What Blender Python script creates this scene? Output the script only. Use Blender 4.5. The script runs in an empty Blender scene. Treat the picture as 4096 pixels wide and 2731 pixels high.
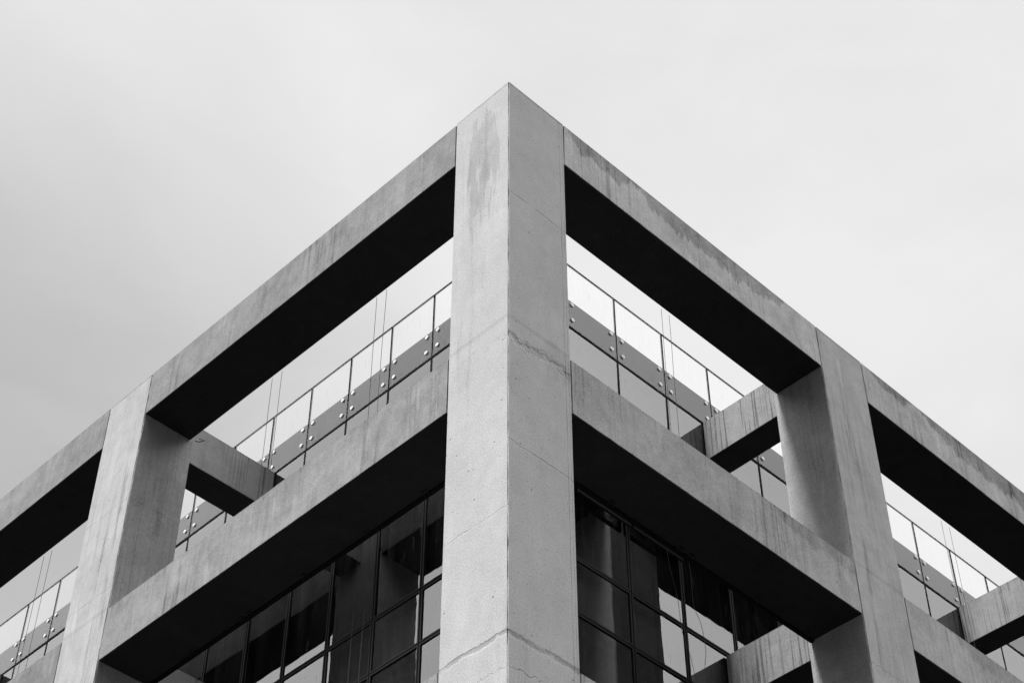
import bpy, math, random
from mathutils import Vector
R = math.radians
random.seed(11)
H = 21.0                       # height of the frame's top edge above the ground; heights below are given from that edge
sc = bpy.context.scene
COL = sc.collection

# ------------------------------------------------------------------ materials
class NT:
    def __init__(s, name, world=False):
        if world:
            s.o = bpy.data.worlds.new(name)
        else:
            s.o = bpy.data.materials.new(name)
        s.o.use_nodes = True
        s.t = s.o.node_tree; s.t.nodes.clear()
    def n(s, typ, **k):
        nd = s.t.nodes.new(typ)
        for a, v in k.items(): setattr(nd, a, v)
        return nd
    def lk(s, a, b): s.t.links.new(a, b)
    def put(s, sock, v):
        if hasattr(v, 'is_linked') or isinstance(v, bpy.types.NodeSocket): s.lk(v, sock)
        else: sock.default_value = v
    def m(s, op, a, b=0.0, c=0.0, clamp=False):
        nd = s.n('ShaderNodeMath', operation=op, use_clamp=clamp)
        s.put(nd.inputs[0], a); s.put(nd.inputs[1], b)
        if len(nd.inputs) > 2: s.put(nd.inputs[2], c)
        return nd.outputs[0]
    def add(s, a, b): return s.m('ADD', a, b)
    def mul(s, a, b): return s.m('MULTIPLY', a, b)
    def sub(s, a, b): return s.m('SUBTRACT', a, b)
    def step(s, v, lo, hi, a=0.0, b=1.0):
        nd = s.n('ShaderNodeMapRange', interpolation_type='SMOOTHSTEP')
        s.put(nd.inputs['Value'], v); nd.inputs['From Min'].default_value = lo; nd.inputs['From Max'].default_value = hi
        nd.inputs['To Min'].default_value = a; nd.inputs['To Max'].default_value = b
        return nd.outputs[0]
    def scaled(s, vec, sx, sy, sz, off=(0, 0, 0)):
        nd = s.n('ShaderNodeMapping'); s.lk(vec, nd.inputs['Vector'])
        nd.inputs['Scale'].default_value = (sx, sy, sz); nd.inputs['Location'].default_value = off
        return nd.outputs[0]
    def noise(s, vec, scale, detail=3, rough=.55, dist=0.0):
        nd = s.n('ShaderNodeTexNoise'); s.lk(vec, nd.inputs['Vector'])
        nd.inputs['Scale'].default_value = scale; nd.inputs['Detail'].default_value = detail
        nd.inputs['Roughness'].default_value = rough; nd.inputs['Distortion'].default_value = dist
        return nd.outputs['Fac']
    def grey(s, v):
        nd = s.n('ShaderNodeCombineColor')
        for i in range(3): s.put(nd.inputs[i], v)
        return nd.outputs[0]

def concrete(name, base, streak=0.25, drip=0.0, joints=(), stain=(), blotch=.16, rain=0.0, seams=(), runs_at=(), grime=.18, tops=(0.0, -4.32)):
    M = NT(name)
    tc = M.n('ShaderNodeTexCoord'); P = tc.outputs['Object']
    sx = M.n('ShaderNodeSeparateXYZ'); M.lk(P, sx.inputs[0])
    X, Y, Z = sx.outputs
    z = M.sub(Z, H)
    big = M.noise(P, .9, 4, .6)
    mid = M.noise(P, 5, 4, .6, .4)
    fine = M.noise(P, 55, 2, .7)
    grain = M.noise(P, 150, 1, .5)
    sv = M.scaled(P, 9, 9, .55)
    strk = M.noise(sv, 1.0, 4, .65)
    sv2 = M.scaled(P, 1, 1, .25, (3, 1, 7))
    smask = M.step(M.noise(sv2, 1.1, 3, .5), .45, .65)
    f = M.add(1.0, M.mul(M.sub(big, .5), blotch * 2.6))
    f = M.add(f, M.mul(M.sub(M.n('ShaderNodeObjectInfo').outputs['Random'], .5), .12))     # each pour has its own tone
    f = M.add(f, M.mul(M.sub(mid, .5), blotch * 2.2))
    f = M.add(f, M.mul(M.sub(M.noise(M.scaled(P, 1, 1, .45, (5, 5, 5)), 2.6, 5, .65, .6), .5), blotch * 2.6))
    f = M.add(f, M.mul(M.sub(fine, .5), .95))
    f = M.add(f, M.mul(M.sub(grain, .5), 1.0))
    # run-off streaks, darker, in patches
    f = M.sub(f, M.mul(M.mul(M.step(strk, .50, .66), smask), streak))
    # pale lime runs
    lime = M.noise(M.scaled(P, 5, 5, .7, (9, 4, 2)), 1.0, 3, .6, .3)
    f = M.add(f, M.mul(M.step(lime, .62, .68), streak * .45))
    s1 = M.add(X, Y)
    if drip > 0:
        cmb = M.n('ShaderNodeCombineXYZ'); M.put(cmb.inputs[0], s1)
        c2 = M.noise(cmb.outputs[0], 4.2, 2, .65); c3 = M.noise(cmb.outputs[0], 18.0, 1, .5)
        lv = None
        for (lvl, c, hw, dep) in runs_at:
            d = M.sub(lvl, z)                                           # depth under the top edge
            bell = M.step(M.m('ABSOLUTE', M.sub(s1, c)), hw, hw * .35, -.45, 1.0)
            h = M.add(M.mul(bell, dep), M.add(M.mul(M.sub(c2, .5), dep * 1.9), M.mul(M.sub(c3, .5), dep * .45)))
            g = M.mul(M.step(M.sub(h, d), 0.0, .03), M.step(d, -.2, -.01))
            edge = M.mul(M.step(M.m('ABSOLUTE', M.sub(h, d)), .020, .003), M.step(d, .05, .12))
            g = M.add(M.mul(g, drip), M.mul(edge, drip * .45))
            lv = g if lv is None else M.m('MAXIMUM', lv, g)
        f = M.sub(f, lv)
    for l in tops:                                                      # lichen along the top arris
        d = M.sub(l, z); f = M.sub(f, M.mul(M.mul(M.step(d, .05, .0), M.step(d, -.05, -.03)), M.mul(M.add(mid, .2), grime)))
    if rain > 0:                                                       # narrow parallel runs
        r1 = M.noise(M.scaled(P, 26, 26, .35, (2, 5, 1)), 1.0, 2, .5)
        rm = M.step(M.noise(M.scaled(P, 1.2, 1.2, .3), 1.0, 2, .5), .40, .56)
        f = M.sub(f, M.mul(M.mul(M.step(r1, .53, .60), rm), rain))
    for (cx, cy, cz, rx, rz, amt) in stain:                            # damp patches with ragged lower ends
        ax = M.m('DIVIDE', M.sub(X, cx), rx); ay = M.m('DIVIDE', M.sub(Y, cy), rx)
        jag = M.noise(M.scaled(P, 7, 7, .8, (1, 8, 3)), 1.0, 3, .6)
        az = M.m('DIVIDE', M.sub(z, cz), rz)
        e = M.add(M.add(M.add(M.mul(ax, ax), M.mul(ay, ay)), M.mul(az, az)), M.mul(M.sub(jag, .5), 5.5))
        f = M.sub(f, M.mul(M.step(e, 1.0, .72), amt))
    pits = M.n('ShaderNodeTexVoronoi', feature='F1'); M.lk(P, pits.inputs['Vector']); pits.inputs['Scale'].default_value = 5.5
    psel = M.n('ShaderNodeSeparateColor'); M.lk(pits.outputs['Color'], psel.inputs[0])
    pit = M.mul(M.step(pits.outputs['Distance'], .075, .04), M.step(psel.outputs[0], .62, .64))
    pits2 = M.n('ShaderNodeTexVoronoi', feature='F1'); M.lk(P, pits2.inputs['Vector']); pits2.inputs['Scale'].default_value = 16
    psel2 = M.n('ShaderNodeSeparateColor'); M.lk(pits2.outputs['Color'], psel2.inputs[0])
    pit2 = M.mul(M.step(pits2.outputs['Distance'], .13, .06), M.step(psel2.outputs[1], .86, .88))
    pit = M.m('MAXIMUM', pit, pit2)
    f = M.sub(f, M.mul(pit, .55))
    bump_h = M.add(M.mul(fine, .35), M.mul(mid, .5))
    bump_h = M.sub(bump_h, M.mul(pit, 1.5))
    for (ax, pos, w, amt) in seams:                                     # upright form seams
        wn = M.noise(P, 3.0, 3, .6)
        dd = M.m('ABSOLUTE', M.add(M.sub((X, Y)[ax], pos), M.mul(M.sub(wn, .5), .03)))
        jm = M.mul(M.step(dd, w, w * .3), M.step(M.noise(P, 1.3, 3, .6), .38, .55, .25, 1.0))
        f = M.sub(f, M.mul(jm, amt)); bump_h = M.sub(bump_h, M.mul(jm, .8))
    left = M.step(X, .02, .005)
    for (jz, w, wob, amt, al, ar) in joints:
        wn = M.noise(P, 2.2, 4, .7); wn2 = M.noise(P, 9, 3, .7, .0)
        dd = M.m('ABSOLUTE', M.add(M.sub(z, jz), M.add(M.mul(M.sub(wn, .5), wob), M.mul(M.sub(wn2, .5), wob * .35))))
        br = M.step(M.noise(P, 3.1, 3, .6), .36, .5)                    # the line fades in places
        wd = M.m('DIVIDE', dd, M.add(.35, M.mul(M.noise(P, 4.3, 3, .6), 1.3)))     # its width varies
        jm = M.mul(M.step(wd, w, w * .3), M.add(.3, M.mul(br, .7)))
        jm = M.mul(jm, M.add(ar, M.mul(left, al - ar)))
        f = M.sub(f, M.mul(jm, amt))
        bump_h = M.sub(bump_h, M.mul(jm, 1.2))
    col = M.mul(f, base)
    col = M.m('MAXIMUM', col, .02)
    b = M.n('ShaderNodeBsdfPrincipled')
    M.lk(M.grey(col), b.inputs['Base Color']); b.inputs['Roughness'].default_value = .92
    b.inputs['Specular IOR Level'].default_value = .2
    bp = M.n('ShaderNodeBump'); bp.inputs['Strength'].default_value = .55; bp.inputs['Distance'].default_value = .012
    M.lk(bump_h, bp.inputs['Height']); M.lk(bp.outputs[0], b.inputs['Normal'])
    o = M.n('ShaderNodeOutputMaterial'); M.lk(b.outputs[0], o.inputs[0])
    return M.o

def plain(name, v, rough=.6, metallic=0.0, spec=.5, var=.15, scale=8):
    M = NT(name); P = M.n('ShaderNodeTexCoord').outputs['Object']
    f = M.add(1.0, M.mul(M.sub(M.noise(P, scale, 4, .6), .5), var * 2))
    b = M.n('ShaderNodeBsdfPrincipled'); M.lk(M.grey(M.mul(f, v)), b.inputs['Base Color'])
    b.inputs['Roughness'].default_value = rough; b.inputs['Metallic'].default_value = metallic
    b.inputs['Specular IOR Level'].default_value = spec
    o = M.n('ShaderNodeOutputMaterial'); M.lk(b.outputs[0], o.inputs[0])
    return M.o

def glass(name, ior, tint, wob=.0012, dirt=.06):
    M = NT(name); P = M.n('ShaderNodeTexCoord').outputs['Object']
    bp = M.n('ShaderNodeBump'); bp.inputs['Strength'].default_value = 1.0; bp.inputs['Distance'].default_value = wob
    M.lk(M.noise(P, 1.7, 2, .5), bp.inputs['Height'])
    fr = M.n('ShaderNodeFresnel'); fr.inputs[0].default_value = ior; M.lk(bp.outputs[0], fr.inputs['Normal'])
    gl = M.n('ShaderNodeBsdfGlossy'); gl.inputs['Roughness'].default_value = 0.0
    M.lk(bp.outputs[0], gl.inputs['Normal']); gl.inputs['Color'].default_value = (.95, .95, .95, 1)
    tr = M.n('ShaderNodeBsdfTransparent'); tr.inputs['Color'].default_value = (tint, tint, tint, 1)
    mx = M.n('ShaderNodeMixShader'); bf = M.n('ShaderNodeNewGeometry').outputs['Backfacing']; M.lk(M.mul(fr.outputs[0], M.sub(1.0, bf)), mx.inputs[0]); M.lk(tr.outputs[0], mx.inputs[1]); M.lk(gl.outputs[0], mx.inputs[2])
    # thin dirt film with vertical runs
    runs = M.noise(M.scaled(P, 16, 16, .5), 1.0, 3, .6); blot = M.noise(P, 2.5, 4, .6)
    spk = M.noise(M.scaled(P, 45, 45, 2.2, (4, 2, 0)), 1.0, 2, .5)
    dm = M.add(M.mul(M.step(runs, .45, .7), dirt), M.mul(M.step(blot, .4, .75), dirt * .6))
    dm = M.add(dm, M.mul(M.step(spk, .69, .72), dirt * 14))
    df = M.n('ShaderNodeBsdfDiffuse'); df.inputs['Color'].default_value = (.45, .45, .45, 1)
    m2 = M.n('ShaderNodeMixShader'); M.lk(dm, m2.inputs[0]); M.lk(mx.outputs[0], m2.inputs[1]); M.lk(df.outputs[0], m2.inputs[2])
    o = M.n('ShaderNodeOutputMaterial'); M.lk(m2.outputs[0], o.inputs[0])
    return M.o

CJ = [(-.045, .011, .03, .38, .6, 1), (-2.165, .014, .10, .22, .25, 1), (-4.60, .012, .55, .45, .18, 1), (-4.62, .12, .8, .13, .0, 1), (-6.18, .010, .10, .20, .12, 1), (-7.1, .009, .14, .12, .6, 0), (-8.66, .045, .16, .34, .8, 1), (-9.05, .012, .3, .3, .3, 1)]
CJ2 = [(-.04, .011, .03, .38, 1, 1), (-2.4, .010, .08, .10, .6, 1), (-3.95, .010, .06, .10, 1, .6), (-5.9, .010, .3, .12, 1, 1)]
LV = (0.0, -4.32, -8.64, -12.96, -17.28)
m_corner = concrete('corner concrete', .525, streak=.13, joints=CJ, blotch=.10, seams=((0, .905, .010, .20), (0, .955, .008, .14)),
                    stain=[(0, .46, -1.30, .29, .95, .17), (0, .52, -1.75, .24, .75, .08), (.80, .0, -4.55, .24, .30, .10)])
m_column = concrete('column concrete', .50, streak=.38, joints=CJ2, blotch=.17, rain=.12)
m_beam_l = concrete('pale beam concrete', .305, streak=.40, blotch=.28, rain=.12)
m_beam_r = concrete('stained beam concrete', .54, streak=.34, blotch=.26, drip=.38, rain=.22, runs_at=((0.0, 1.7, .9, .30), (0.0, 3.9, 2.3, .36), (0.0, 10.6, 2.6, .40), (0.0, 8.0, .7, .2)))
m_beam_r2 = concrete('weathered beam concrete', .465, streak=.34, blotch=.24, drip=.20, rain=.20, runs_at=((-4.32, 5.6, 1.5, .25), (-4.32, 9.4, 1.5, .3)))
m_cross = concrete('streaked beam concrete', .35, streak=.2, blotch=.2, rain=.50)
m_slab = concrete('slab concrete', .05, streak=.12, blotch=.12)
m_soffit_shade = concrete('shaded soffit concrete', .032, streak=0, blotch=.2)  # shade of the beam undersides put into a near-black colour
m_black = plain('black anodised metal', .010, .8, 0, .08)
m_frame = plain('dark grey window frame', .022, .7, 0, .15)
m_gasket = plain('black rubber gasket', .008, .9, 0, .05)
m_steel = plain('bright steel disc', .95, .35, 0.0, .5, .05)
m_wire = plain('dark cable sheath', .03, .7)
m_inner = plain('dark interior backing', .012, .8, 0, .1, .5, 1.5)  # darkness of the rooms painted on a backing sheet
m_spandrel = plain('spandrel insulation board', .16, .8, 0, .2, .2, 2)
m_render = plain('rendered wall', .3, .9)
m_asphalt = plain('asphalt', .02, .9, 0, .2, .3, 3)
m_paving = plain('dark paving', .035, .9, 0, .2, .3, 2)
m_pane = glass('coated window glass', 1.95, .60, wob=.0010, dirt=.014)
m_bal = glass('clear balustrade glass', 1.42, .97, wob=.0008, dirt=.014)

# ------------------------------------------------------------------ mesh helpers
def link(name, verts, faces, mats, parent=None, mi=None, smooth=False):
    me = bpy.data.meshes.new(name)
    me.from_pydata([tuple(v) for v in verts], [], faces)
    for m in mats: me.materials.append(m)
    if mi: me.polygons.foreach_set('material_index', mi)
    if smooth: me.polygons.foreach_set('use_smooth', [True] * len(faces))
    me.update()
    o = bpy.data.objects.new(name, me); COL.objects.link(o)
    if parent: o.parent = parent
    return o

def axis(a, b, step=None, e=.012):
    L = b - a
    if step is None: return [a, a + e, b - e, b]
    n = max(1, int(L / step))
    return [a, a + e] + [a + L * i / n for i in range(1, n) if e * 2 < L * i / n < L - 2 * e] + [b - e, b]

def rough_box(name, x, y, z, mats, parent, long=None, chip=.012, soffit=None, rnd=None, bend=None):
    """a cast concrete member: chamfered, chipped arrises; long = axis cut finely; z given from the roof edge"""
    rnd = rnd or random
    st = [None, None, None]
    for a in (long if isinstance(long, (list, tuple)) else [long]):
        if a is not None: st[a] = .10
    A = [axis(*x, st[0]), axis(*y, st[1]), axis(z[0] + H, z[1] + H, st[2])]
    N = [len(a) - 1 for a in A]
    V = []; key = {}
    low = [rnd.uniform(0, 6.28) for _ in range(12)]
    def vid(i, j, k):
        if (i, j, k) in key: return key[(i, j, k)]
        p = [A[0][i], A[1][j], A[2][k]]
        ext = [(-1 if t == 0 else 1 if t == n else 0) for t, n in zip((i, j, k), N)]
        if sum(1 for e in ext if e) >= 2:
            c = .004 + rnd.random() ** 7 * chip
            if rnd.random() < .04: c += rnd.uniform(.4, 1.6) * chip
            s = sum(p[t] * (2.1 + t) for t in range(3) if not ext[t])
            c += .0040 * (1 + math.sin(s * 1.7 + low[0])) + .0030 * (1 + math.sin(s * 5.1 + low[1]))
            for t in range(3):
                if ext[t]: p[t] -= ext[t] * c
        if bend: p = bend(p)
        key[(i, j, k)] = len(V); V.append(p)
        return key[(i, j, k)]
    F = []; MI = []
    def quad(a, b, c, d, m): F.append((a, b, c, d)); MI.append(m)
    sm = 0 if soffit is None else soffit
    for i in range(N[0]):
        for j in range(N[1]):
            quad(vid(i, j, 0), vid(i, j + 1, 0), vid(i + 1, j + 1, 0), vid(i + 1, j, 0), sm)
            quad(vid(i, j, N[2]), vid(i + 1, j, N[2]), vid(i + 1, j + 1, N[2]), vid(i, j + 1, N[2]), 0)
    for i in range(N[0]):
        for k in range(N[2]):
            quad(vid(i, 0, k), vid(i + 1, 0, k), vid(i + 1, 0, k + 1), vid(i, 0, k + 1), 0)
            quad(vid(i, N[1], k), vid(i, N[1], k + 1), vid(i + 1, N[1], k + 1), vid(i + 1, N[1], k), 0)
    for j in range(N[1]):
        for k in range(N[2]):
            quad(vid(0, j, k), vid(0, j, k + 1), vid(0, j + 1, k + 1), vid(0, j + 1, k), 0)
            quad(vid(N[0], j, k), vid(N[0], j + 1, k), vid(N[0], j + 1, k + 1), vid(N[0], j, k + 1), 0)
    return link(name, V, F, mats, parent, MI)

class MB:
    def __init__(s): s.v = []; s.f = []
    def box(s, x0, x1, y0, y1, z0, z1, tilt=None):
        b = len(s.v)
        for zz in (z0, z1):
            for xx, yy in ((x0, y0), (x1, y0), (x1, y1), (x0, y1)):
                p = (xx, yy, zz + H)
                s.v.append(tilt(p) if tilt else p)
        s.f += [(b, b+3, b+2, b+1), (b+4, b+5, b+6, b+7), (b, b+1, b+5, b+4), (b+1, b+2, b+6, b+5), (b+2, b+3, b+7, b+6), (b+3, b, b+4, b+7)]
        return s
    def tube(s, pts, r, n=6):
        rings = []
        for i, p in enumerate(pts):
            p = Vector(p); a = Vector(pts[max(0, i-1)]); c = Vector(pts[min(len(pts)-1, i+1)])
            d = (c - a).normalized(); u = d.orthogonal().normalized() if abs(d.z) < .9 else Vector((1, 0, 0)).cross(d).normalized()
            w = d.cross(u); rings.append(len(s.v))
            for k in range(n):
                an = 2 * math.pi * k / n; s.v.append(tuple(p + r * (math.cos(an) * u + math.sin(an) * w)))
        for a, b in zip(rings, rings[1:]):
            for k in range(n): s.f.append((a+k, a+(k+1) % n, b+(k+1) % n, b+k))
        s.f.append(tuple(rings[0]+k for k in reversed(range(n)))); s.f.append(tuple(rings[-1]+k for k in range(n)))
        return s
    def disc(s, c, ax, r, t, n=16, bev=.25):
        """turned disc on a face; ax = outward axis"""
        c = Vector(c); ax = Vector(ax); u = ax.orthogonal().normalized(); w = ax.cross(u)
        prof = [(r, 0), (r, t * .6), (r * (1 - bev * .4), t), (r * .30, t), (r * .26, t * .55), (0.001, t * .55)]
        rings = []
        for (rr, h) in prof:
            rings.append(len(s.v))
            for k in range(n):
                an = 2 * math.pi * k / n; s.v.append(tuple(c + ax * h + rr * (math.cos(an) * u + math.sin(an) * w)))
        for a, b in zip(rings, rings[1:]):
            for k in range(n): s.f.append((a+k, a+(k+1) % n, b+(k+1) % n, b+k))
        return s
    def build(s, name, mats, parent=None, smooth=False):
        return link(name, s.v, s.f, mats if isinstance(mats, list) else [mats], parent, smooth=smooth)

# ------------------------------------------------------------------ the building
bld = bpy.data.objects.new('office_building', None); COL.objects.link(bld)
bld.location = (0, 0, 0); bld.empty_display_size = 2
bld['label'] = 'concrete framed office building seen from below at its corner, glass walls set behind the frame'
bld['category'] = 'building'

DC, DB = .88, .822           # depth of columns and of facade beams
GL, GR = 2.7175, 2.5127      # planes of the glass on the left and on the right facade
L1 = (7.534, 8.572); L2 = (15.10, 16.14); L3 = (22.7, 23.74)
R1 = (6.2233, 7.2749); R2 = (12.78, 13.83); R3 = (19.34, 20.39)
BH = [.8203, .8475, .85, .85, .85]
GZ = -H

def column(x, y, mat, label=None, cap=True, chip=.012):
    o = rough_box('column', x, y, (GZ, 0), [mat], bld, long=2, chip=chip)
    if label: o['label'] = label
column((0, 1.0), (0, .9707), m_corner, 'corner column, palest of all, with a damp stain near its top', chip=.016)
for y in (L1, L2, L3): column((0, DC), y, m_column)
for x in (R1, R2, R3): column(x, (0, DC), m_column)

G = .0035                                         # open joint between beam and column
ins = .003
def bend_first_left(p):
    # the first top beam sags slightly towards the corner
    t = max(0, 1 - (p[1] - .97) / 6.5)
    return [p[0], p[1], p[2] - (.045 * t if p[2] < H - .4 else .020 * t)]
def bend_first_right(p):
    return p
for k, zt in enumerate(LV):
    zb = zt - BH[k]
    ys = [(.9707, L1[0]), (L1[1], L2[0]), (L2[1], L3[0])]
    xs = [(1.0, R1[0]), (R1[1], R2[0]), (R2[1], R3[0])]
    for i, (a, b) in enumerate(ys):
        o = rough_box('facade_beam', (ins, DB), (a + G, b - G), (zb, zt), [m_beam_l, m_soffit_shade], bld, long=1, soffit=1,
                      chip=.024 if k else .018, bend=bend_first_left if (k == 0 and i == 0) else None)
        if k == 0 and i == 0: o['label'] = 'top beam left of the corner column, smooth pale concrete'
    for i, (a, b) in enumerate(xs):
        o = rough_box('facade_beam', (a + G, b - G), (ins, DB), (zb, zt), [m_beam_r if k == 0 else m_beam_r2, m_soffit_shade], bld, long=0, soffit=1,
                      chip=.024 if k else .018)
        if k == 0: o['label'] = 'top beam with dark jagged damp stains along its upper edge'
    # steel drip angle along the back edge of each soffit
    for (a, b) in ys[:2]:
        m = MB(); m.box(DB - .055, DB + .004, a + .01, b - .01, zb - .022 - (.045 if False else 0), zb - .003)
        if k: m.build('drip_angle', m_black, bld)
    for (a, b) in xs[:2]:
        m = MB(); m.box(a + .01, b - .01, DB - .055, DB + .004, zb - .022, zb - .003)
        if k: m.build('drip_angle', m_black, bld)
    # beams that tie the columns back to the glazed wall
    for y0, y1 in ((7.967, 8.493), (15.53, 16.06), (23.1, 23.63)):
        rough_box('cross_beam', (DC + .004, GL - .012), (y0, y1), (zt - .78, zt - .002), [m_cross, m_soffit_shade], bld, long=0, soffit=1, chip=.008)
    for x0, x1 in ((6.6075, 7.0852), (13.163, 13.641), (19.72, 20.2)):
        rough_box('cross_beam', (x0, x1), (DC + .004, GR - .012), (zt - .78, zt - .002), [m_cross, m_soffit_shade], bld, long=1, soffit=1, chip=.008)

# glazed walls -------------------------------------------------------
YJ = [GR + .012] + [4.375 - .955 * 1] + [4.375 + .955 * i for i in range(0, 5)]
y = YJ[-1]
while y < 22.5: y += .993; YJ.append(y)
XJ = [GL + .012] + [4.722 - 1.0725] + [4.722 + 1.0725 * i for i in range(0, 16)]
ZR = 1.343
ROWS = []                                       # (bottom, top, kind) of the rows of panes in view, from the roof slab down
ROWS += [(-.88, 0.0, 'spandrel'), (-4.27, -.88, 'window'), (-5.148, -4.27, 'spandrel'), (-8.56, -5.148, 'window')]
TRANS = [0.0, -.88, -4.27, -5.148, -8.56]

def tilted(seed, c, ax, amp):
    r = random.Random(seed); a = r.uniform(-amp, amp); b = r.uniform(-amp, amp)
    def f(p):
        p = list(p); h = (p[1] if ax == 0 else p[0]) - c[0]; v = p[2] - c[1]
        p[ax] += a * h + b * v
        return tuple(p)
    return f

def pane(side, a, b, z0, z1, mat, name, g, t=.016, amp=.0045):
    m = MB(); tl = tilted(random.random(), ((a + b) / 2, (z0 + z1) / 2 + H), side, amp)
    if side == 0: m.box(g, g + t, a + .007, b - .007, z0 + .007, z1 - .007, tl)
    else: m.box(a + .007, b - .007, g, g + t, z0 + .007, z1 - .007, tl)
    return m.build(name, mat, bld)

for side, J, g in ((0, YJ, GL), (1, XJ, GR)):
    n_bal = 0
    ends = J[:]
    for i, (a, b) in enumerate(zip(J, J[1:])):
        seen = i < (14, 12)[side]
        # balustrade panels standing up past the roof edge, four steel fixings each
        if seen:
            p = pane(side, a, b, .008, ZR, m_bal, 'balustrade_panel', g, .020, .0012)
            for zz in (.175, .495):
                for hh in (a + .12, b - .12):
                    c = (g - .001, hh, zz + H) if side == 0 else (hh, g - .001, zz + H)
                    ax = (-1, 0, 0) if side == 0 else (0, -1, 0)
                    q = MB().disc(c, ax, .033, .003); nf = len(q.f); q.disc(tuple(cc + a_ * .0045 for cc, a_ in zip(c, ax)), ax, .034, .014)
                    link('fixing', q.v, q.f, [m_black, m_steel], p, [0] * nf + [1] * (len(q.f) - nf))
            # polished edge with a gasket along the top of the panel
            m = MB()
            if side == 0: m.box(g - .003, g + .023, a + .007, b - .007, ZR - .004, ZR + .011)
            else: m.box(a + .007, b - .007, g - .003, g + .023, ZR - .004, ZR + .011)
            m.build('edge_strip', m_black, p)
        for r, (z0, z1, kind) in enumerate(ROWS):
            if not seen: continue
            p = pane(side, a, b, z0, z1, m_pane, kind + '_pane', g)
            if r >= 1:
                m = MB(); fw_ = .034
                for (u0, u1, q0, q1) in ((a + .012, a + fw_, z0 + .012, z1 - .012), (b - fw_, b - .012, z0 + .012, z1 - .012),
                                         (a + fw_, b - fw_, z0 + .012, z0 + fw_), (a + fw_, b - fw_, z1 - fw_, z1 - .012)):
                    if side == 0: m.box(g - .016, g - .004, u0, u1, q0, q1)
                    else: m.box(u0, u1, g - .016, g - .004, q0, q1)
                m.build('frame', m_frame, p)
    # vertical members: a slim gasket between the balustrade panels, a deep mullion behind the panes
    for i, h in enumerate(J[1:15]):
        m = MB()
        if side == 0: m.box(g - .006, g + .026, h - .006, h + .006, .02, ZR + .0)
        else: m.box(h - .006, h + .006, g - .006, g + .026, .02, ZR + .0)
        m.build('panel_joint', m_gasket, bld)
        m = MB()
        if side == 0:
            m.box(g - .004, g + .018, h - .020, h + .020, -8.6, -.022); m.box(g + .024, g + .15, h - .060, h + .045, -8.6, -.03)
        else:
            m.box(h - .020, h + .020, g - .004, g + .018, -8.6, -.022); m.box(h - .040, h + .040, g + .024, g + .15, -8.6, -.03)
        m.build('mullion', m_black, bld)
    for zt in TRANS:
        m = MB(); e = J[14]; s = J[0] + .012
        w = .024 if zt == 0.0 else .026
        if side == 0:
            m.box(g - .010, g + .021, s, e, zt - w, zt + w * .6); m.box(g + .0235, g + .13, s, e, zt - .085, zt + (-.03 if zt == 0 else .05))
        else:
            m.box(s, e, g - .010, g + .021, zt - w, zt + w * .6); m.box(s, e, g + .0235, g + .13, zt - .085, zt + (-.03 if zt == 0 else .05))
        m.build('transom', m_black, bld)

EX, EY = XJ[-1], YJ[-1]
# corner post of the glazing
MB().box(GL - .004, GL + .06, GR - .004, GR + .06, -8.6, -.02).build('corner_post', m_black, bld)
# what stands behind the panes: insulation board at each floor, black sheets standing in for the unlit rooms between
def ring(name, off, th, z0, z1, mat, label=None):
    m = MB()
    m.box(GL + off, GL + off + th, GR + off, EY, z0, z1)
    m.box(GL + off + th, EX, GR + off, GR + off + th, z0, z1)
    o = m.build(name, mat, bld)
    if label: o['label'] = label
    return o
ring('spandrel_board', .16, .03, -.86, -.02, m_spandrel)
ring('spandrel_board', .16, .03, -5.13, -4.29, m_spandrel)
ring('dark_backing', .34, .02, -4.26, -.90, m_inner)
ring('dark_backing', .34, .02, -8.55, -5.16, m_inner)
ring('lower_wall', .0, .2, GZ, -8.62, m_spandrel)
ring('parapet', .12, .22, -.0, .755, m_slab, 'grey concrete upstand behind the clear balustrade panels')
m = MB(); m.box(GL + .36, EX, GR + .36, EY, -.30, -.0); m.build('roof_slab', m_slab, bld)
m = MB(); m.box(GL + .2, EX, EY - .2, EY, GZ, -.31); m.box(EX - .2, EX, GR + .2, EY - .21, GZ, -.31); m.build('rear_wall', m_render, bld)

# small clips that hold the drip angle at the back of the second soffits
def clip(side, h, zb, d=DB):
    m = MB()
    def b(u0, u1, d0, d1, z0, z1):
        if side == 0: m.box(d0, d1, u0, u1, z0, z1)
        else: m.box(u0, u1, d0, d1, z0, z1)
    b(h - .035, h + .035, d - .11, d - .104, zb - .035, zb - .004)
    b(h - .035, h - .028, d - .1035, d - .058, zb - .035, zb - .026)
    b(h + .028, h + .035, d - .1035, d - .058, zb - .035, zb - .026)
    m.build('clip', m_soffit_metal, bld)
m_soffit_metal = plain('dull steel clip', .03, .6, 0)
for h in (2.13, 3.14, 4.30, 5.36, 5.51, 6.53): clip(0, h, LV[1] - BH[1])
for h in (2.43, 3.63, 3.81, 5.03, 6.02): clip(1, h, LV[1] - BH[1])
# bent bar end left in the top corner by the left column
MB().tube([(DC + .01, 7.50, H - .80), (DC + .03, 7.42, H - .86), (DC + .10, 7.40, H - .80), (DC + .03, 7.44, H - .78)], .007).build('bar_end', m_black, bld)

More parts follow.
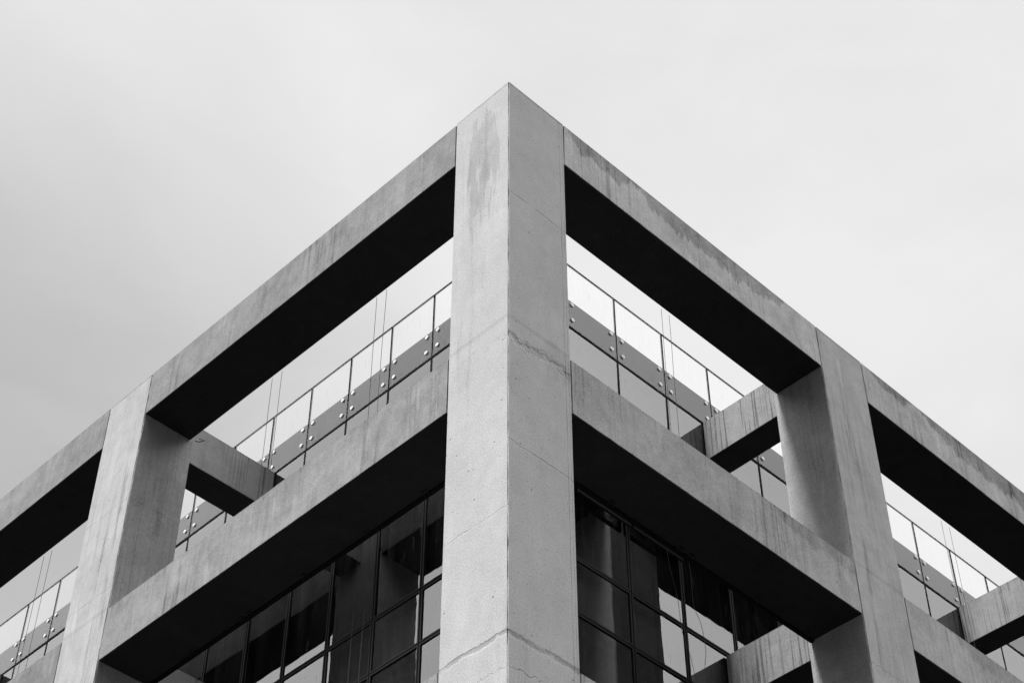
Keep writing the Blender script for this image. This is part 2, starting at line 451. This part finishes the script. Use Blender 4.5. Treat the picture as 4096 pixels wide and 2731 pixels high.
# two top-hung sashes standing slightly ajar near the corner, right facade
def sash(a, b):
    z1 = -2.30; z0 = -3.22; k = .05
    m = MB()
    hinge = z1 + H
    def tl(p):
        p = list(p); d = hinge - p[2]; p[1] = p[1] - .03 - d * k
        return tuple(p)
    for (x0, x1, q0, q1) in ((a, a + .05, z0, z1), (b - .05, b, z0, z1), (a + .05, b - .05, z0, z0 + .05), (a + .05, b - .05, z1 - .05, z1)):
        m.box(x0, x1, GR - .03, GR + .0, q0, q1, tl)
    f = m.build('window_sash', m_black, bld)
    m = MB(); m.box(a + .05, b - .05, GR - .02, GR - .008, z0 + .05, z1 - .05, tl); m.build('sash_glass', m_pane, f)
sash(3.68, 4.69)
sash(4.755, 5.76)

# ------------------------------------------------------------------ loose wires hanging down in front of the glass
def wire(pts, label, r=.0032):
    # origin at the lower end
    o0 = Vector(pts[-1]); m = MB(); m.tube([tuple(Vector(p) - o0) for p in pts], r)
    o = link('hanging_wire', m.v, m.f, [m_wire]); o.location = o0
    o['label'] = label; o['category'] = 'wire'; o['group'] = 'thin wires hanging from the beams'
    return o
def run(side, h, z0, z1, amp, seed, d=.86, drift=0.0):
    r = random.Random(seed); n = 44; ph = [r.uniform(0, 6.28) for _ in range(4)]; P = []
    for i in range(n + 1):
        t = i / n; z = z0 + (z1 - z0) * t
        w = amp * (math.sin(t * 9 + ph[0]) + .5 * math.sin(t * 21 + ph[1]) - math.sin(ph[0]) - .5 * math.sin(ph[1])) * min(1, t * 4) + drift * t
        P.append((d, h + w, z + H) if side == 0 else (h + w, d, z + H))
    return P
wire(run(0, 3.44, -.80, -9.4, .004, 1), 'straight wire left of the corner column, the outer one of the nearest pair')
wire(run(0, 3.24, -.80, -9.4, .022, 2), 'slightly kinked wire left of the corner column, nearest to it')
wire(run(0, 5.68, -.80, -4.4, .003, 3), 'wire nearer the left column in the second pair from the corner column')
wire(run(0, 5.46, -.80, -6.9, .003, 4), 'wire nearer the corner in the second pair left of the corner column')
wire(run(0, 11.32, -.80, -5.2, .003, 5), 'leftmost wire of all, beyond the left column')
wire(run(0, 11.10, -.80, -5.2, .003, 6), 'second leftmost wire, beyond the left column')
wire(run(1, 3.79, -.80, -4.6, .003, 7), 'wire nearest the corner column on the right facade')
wire(run(1, 3.95, -.80, -5.0, .004, 8), 'second wire from the corner column on the right facade')
wire(run(1, 10.22, -.80, -5.2, .003, 9), 'thin wire beyond the right column, nearer to that column')
wire(run(1, 10.43, -.80, -5.2, .003, 10), 'rightmost wire of all, beyond the right column')
def lowwire(pts, label):
    P = []
    # smooth the bends
    for i in range(len(pts) - 1):
        p0 = pts[max(0, i-1)]; p1 = pts[i]; p2 = pts[i+1]; p3 = pts[min(len(pts)-1, i+2)]
        for s in range(6):
            t = s / 6
            q = [.5 * ((2*b) + (-a + c) * t + (2*a - 5*b + 4*c - d) * t*t + (-a + 3*b - 3*c + d) * t**3) for a, b, c, d in zip(p0, p1, p2, p3)]
            P.append((q[0], .95, q[1] + H))
    P.append((pts[-1][0], .95, pts[-1][1] + H))
    wire(P, label)
lowwire([(4.02, -4.9), (4.05, -5.2), (4.06, -5.67), (4.17, -5.91), (4.21, -6.27), (4.15, -6.65), (4.20, -7.1), (4.16, -7.8)], 'long curly wire dangling across the lower right windows')
lowwire([(3.62, -4.9), (3.66, -5.3), (3.76, -5.7), (3.80, -6.2), (3.92, -6.5), (3.97, -6.9), (3.93, -7.6)], 'short curly wire beside a mullion in the lower right windows')

# ------------------------------------------------------------------ ground
def sheet(name, x0, x1, y0, y1, z, mat):
    o = link(name, [(x0, y0, z), (x1, y0, z), (x1, y1, z), (x0, y1, z)], [(0, 1, 2, 3)], [mat]); o['kind'] = 'structure'; return o
sheet('ground', -1500, 1500, -1500, 1500, -.15, m_asphalt)
mp = MB(); mp.box(-3.2, 26, -3.2, 30, -.149 - H, -.0 - H); pv = mp.build('pavement', m_paving); pv['kind'] = 'structure'

# ------------------------------------------------------------------ sky and sun (bright overcast)
SUN_EL, SUN_AZ = R(56), R(175)                 # azimuth measured from +X towards +Y
sd = Vector((math.cos(SUN_EL) * math.cos(SUN_AZ), math.cos(SUN_EL) * math.sin(SUN_AZ), math.sin(SUN_EL)))
W = NT('World', world=True); sc.world = W.o
sky = W.n('ShaderNodeTexSky', sky_type='NISHITA'); sky.sun_disc = False
sky.sun_elevation = SUN_EL; sky.sun_rotation = math.pi / 2 - SUN_AZ; sky.dust_density = 4.0; sky.air_density = 1.0
bw = W.n('ShaderNodeRGBToBW'); W.lk(sky.outputs[0], bw.inputs[0])
D = W.n('ShaderNodeTexCoord').outputs['Generated']
def lobe(v, lo, hi):                            # smooth brightness towards a direction of the sky
    d = W.n('ShaderNodeVectorMath', operation='DOT_PRODUCT'); W.lk(D, d.inputs[0]); d.inputs[1].default_value = tuple(Vector(v).normalized())
    return W.step(d.outputs['Value'], lo, hi)
cl = W.noise(W.scaled(D, 1, 1, 1.6, (.3, .1, .2)), 2.1, 5, .5, .3)
cl2 = W.noise(W.scaled(D, 1, 1, 2.2, (5.3, 2.1, .7)), 7.0, 5, .6, .6)
val = W.add(W.add(8.8, W.mul(W.sub(cl, .5), 3.6)), W.mul(W.sub(cl2, .5), 1.2))
val = W.add(val, W.mul(lobe(sd, .88, 1.0), 8.0))                         # the veiled sun to the left
val = W.add(val, W.mul(lobe((-.62, .60, .72), .72, .99), 15.0))         # thin bright cloud before the left facade
val = W.add(val, W.mul(lobe((.66, -.60, .74), .76, .99), 12.0))         # and before the right one
val = W.add(val, W.mul(lobe((.22, -.95, .62), .80, 1.0), 20.0))  # bright patch out of view, added to lift the right-facing concrete
val = W.sub(val, W.mul(lobe((-.82, -.57, .5), .20, .80), 8.0))              # sky dimmed behind the camera, added to darken the column sides
val = W.sub(val, W.mul(lobe((.27, .78, .52), .91, 1.0), 3.1))           # greyer bank over the left facade
val = W.sub(val, W.mul(lobe((.80, .36, .48), .955, 1.0), 1.0))
sz = W.n('ShaderNodeSeparateXYZ'); W.lk(D, sz.inputs[0])
val = W.mul(val, W.step(sz.outputs[2], .08, .52, .06, 1.0))              # murk low over the town
mixv = W.add(W.mul(bw.outputs[0], .04), W.mul(val, .96))
bg = W.n('ShaderNodeBackground'); W.lk(W.grey(mixv), bg.inputs['Color']); bg.inputs['Strength'].default_value = .1
wo = W.n('ShaderNodeOutputWorld'); W.lk(bg.outputs[0], wo.inputs[0])

sl = bpy.data.lights.new('sun', 'SUN'); sl.energy = 4.2; sl.angle = R(10); sl.color = (1, 1, 1)
so = bpy.data.objects.new('sun', sl); COL.objects.link(so)
so.rotation_euler = sd.to_track_quat('Z', 'Y').to_euler(); so.location = (-20, -8, 40)

# ------------------------------------------------------------------ camera
yaw, pit = .7919, .7915
fw = Vector((math.cos(yaw) * math.cos(pit), math.sin(yaw) * math.cos(pit), math.sin(pit)))
cam = bpy.data.cameras.new('camera'); co = bpy.data.objects.new('camera', cam); COL.objects.link(co)
co.location = (-10.1416, -10.3333, -19.4047 + H); co.rotation_euler = (-fw).to_track_quat('Z', 'Y').to_euler()
cam.sensor_width = 36; cam.lens = 7479.27 / 4096 * 36; cam.clip_end = 5000; cam.clip_start = .1
sc.camera = co
vs = sc.view_settings; vs.view_transform = 'Standard'; vs.look = 'None'; vs.gamma = 1; vs.exposure = 0; vs.use_curve_mapping = False
sc.cycles.max_bounces = 8; sc.cycles.transparent_max_bounces = 12
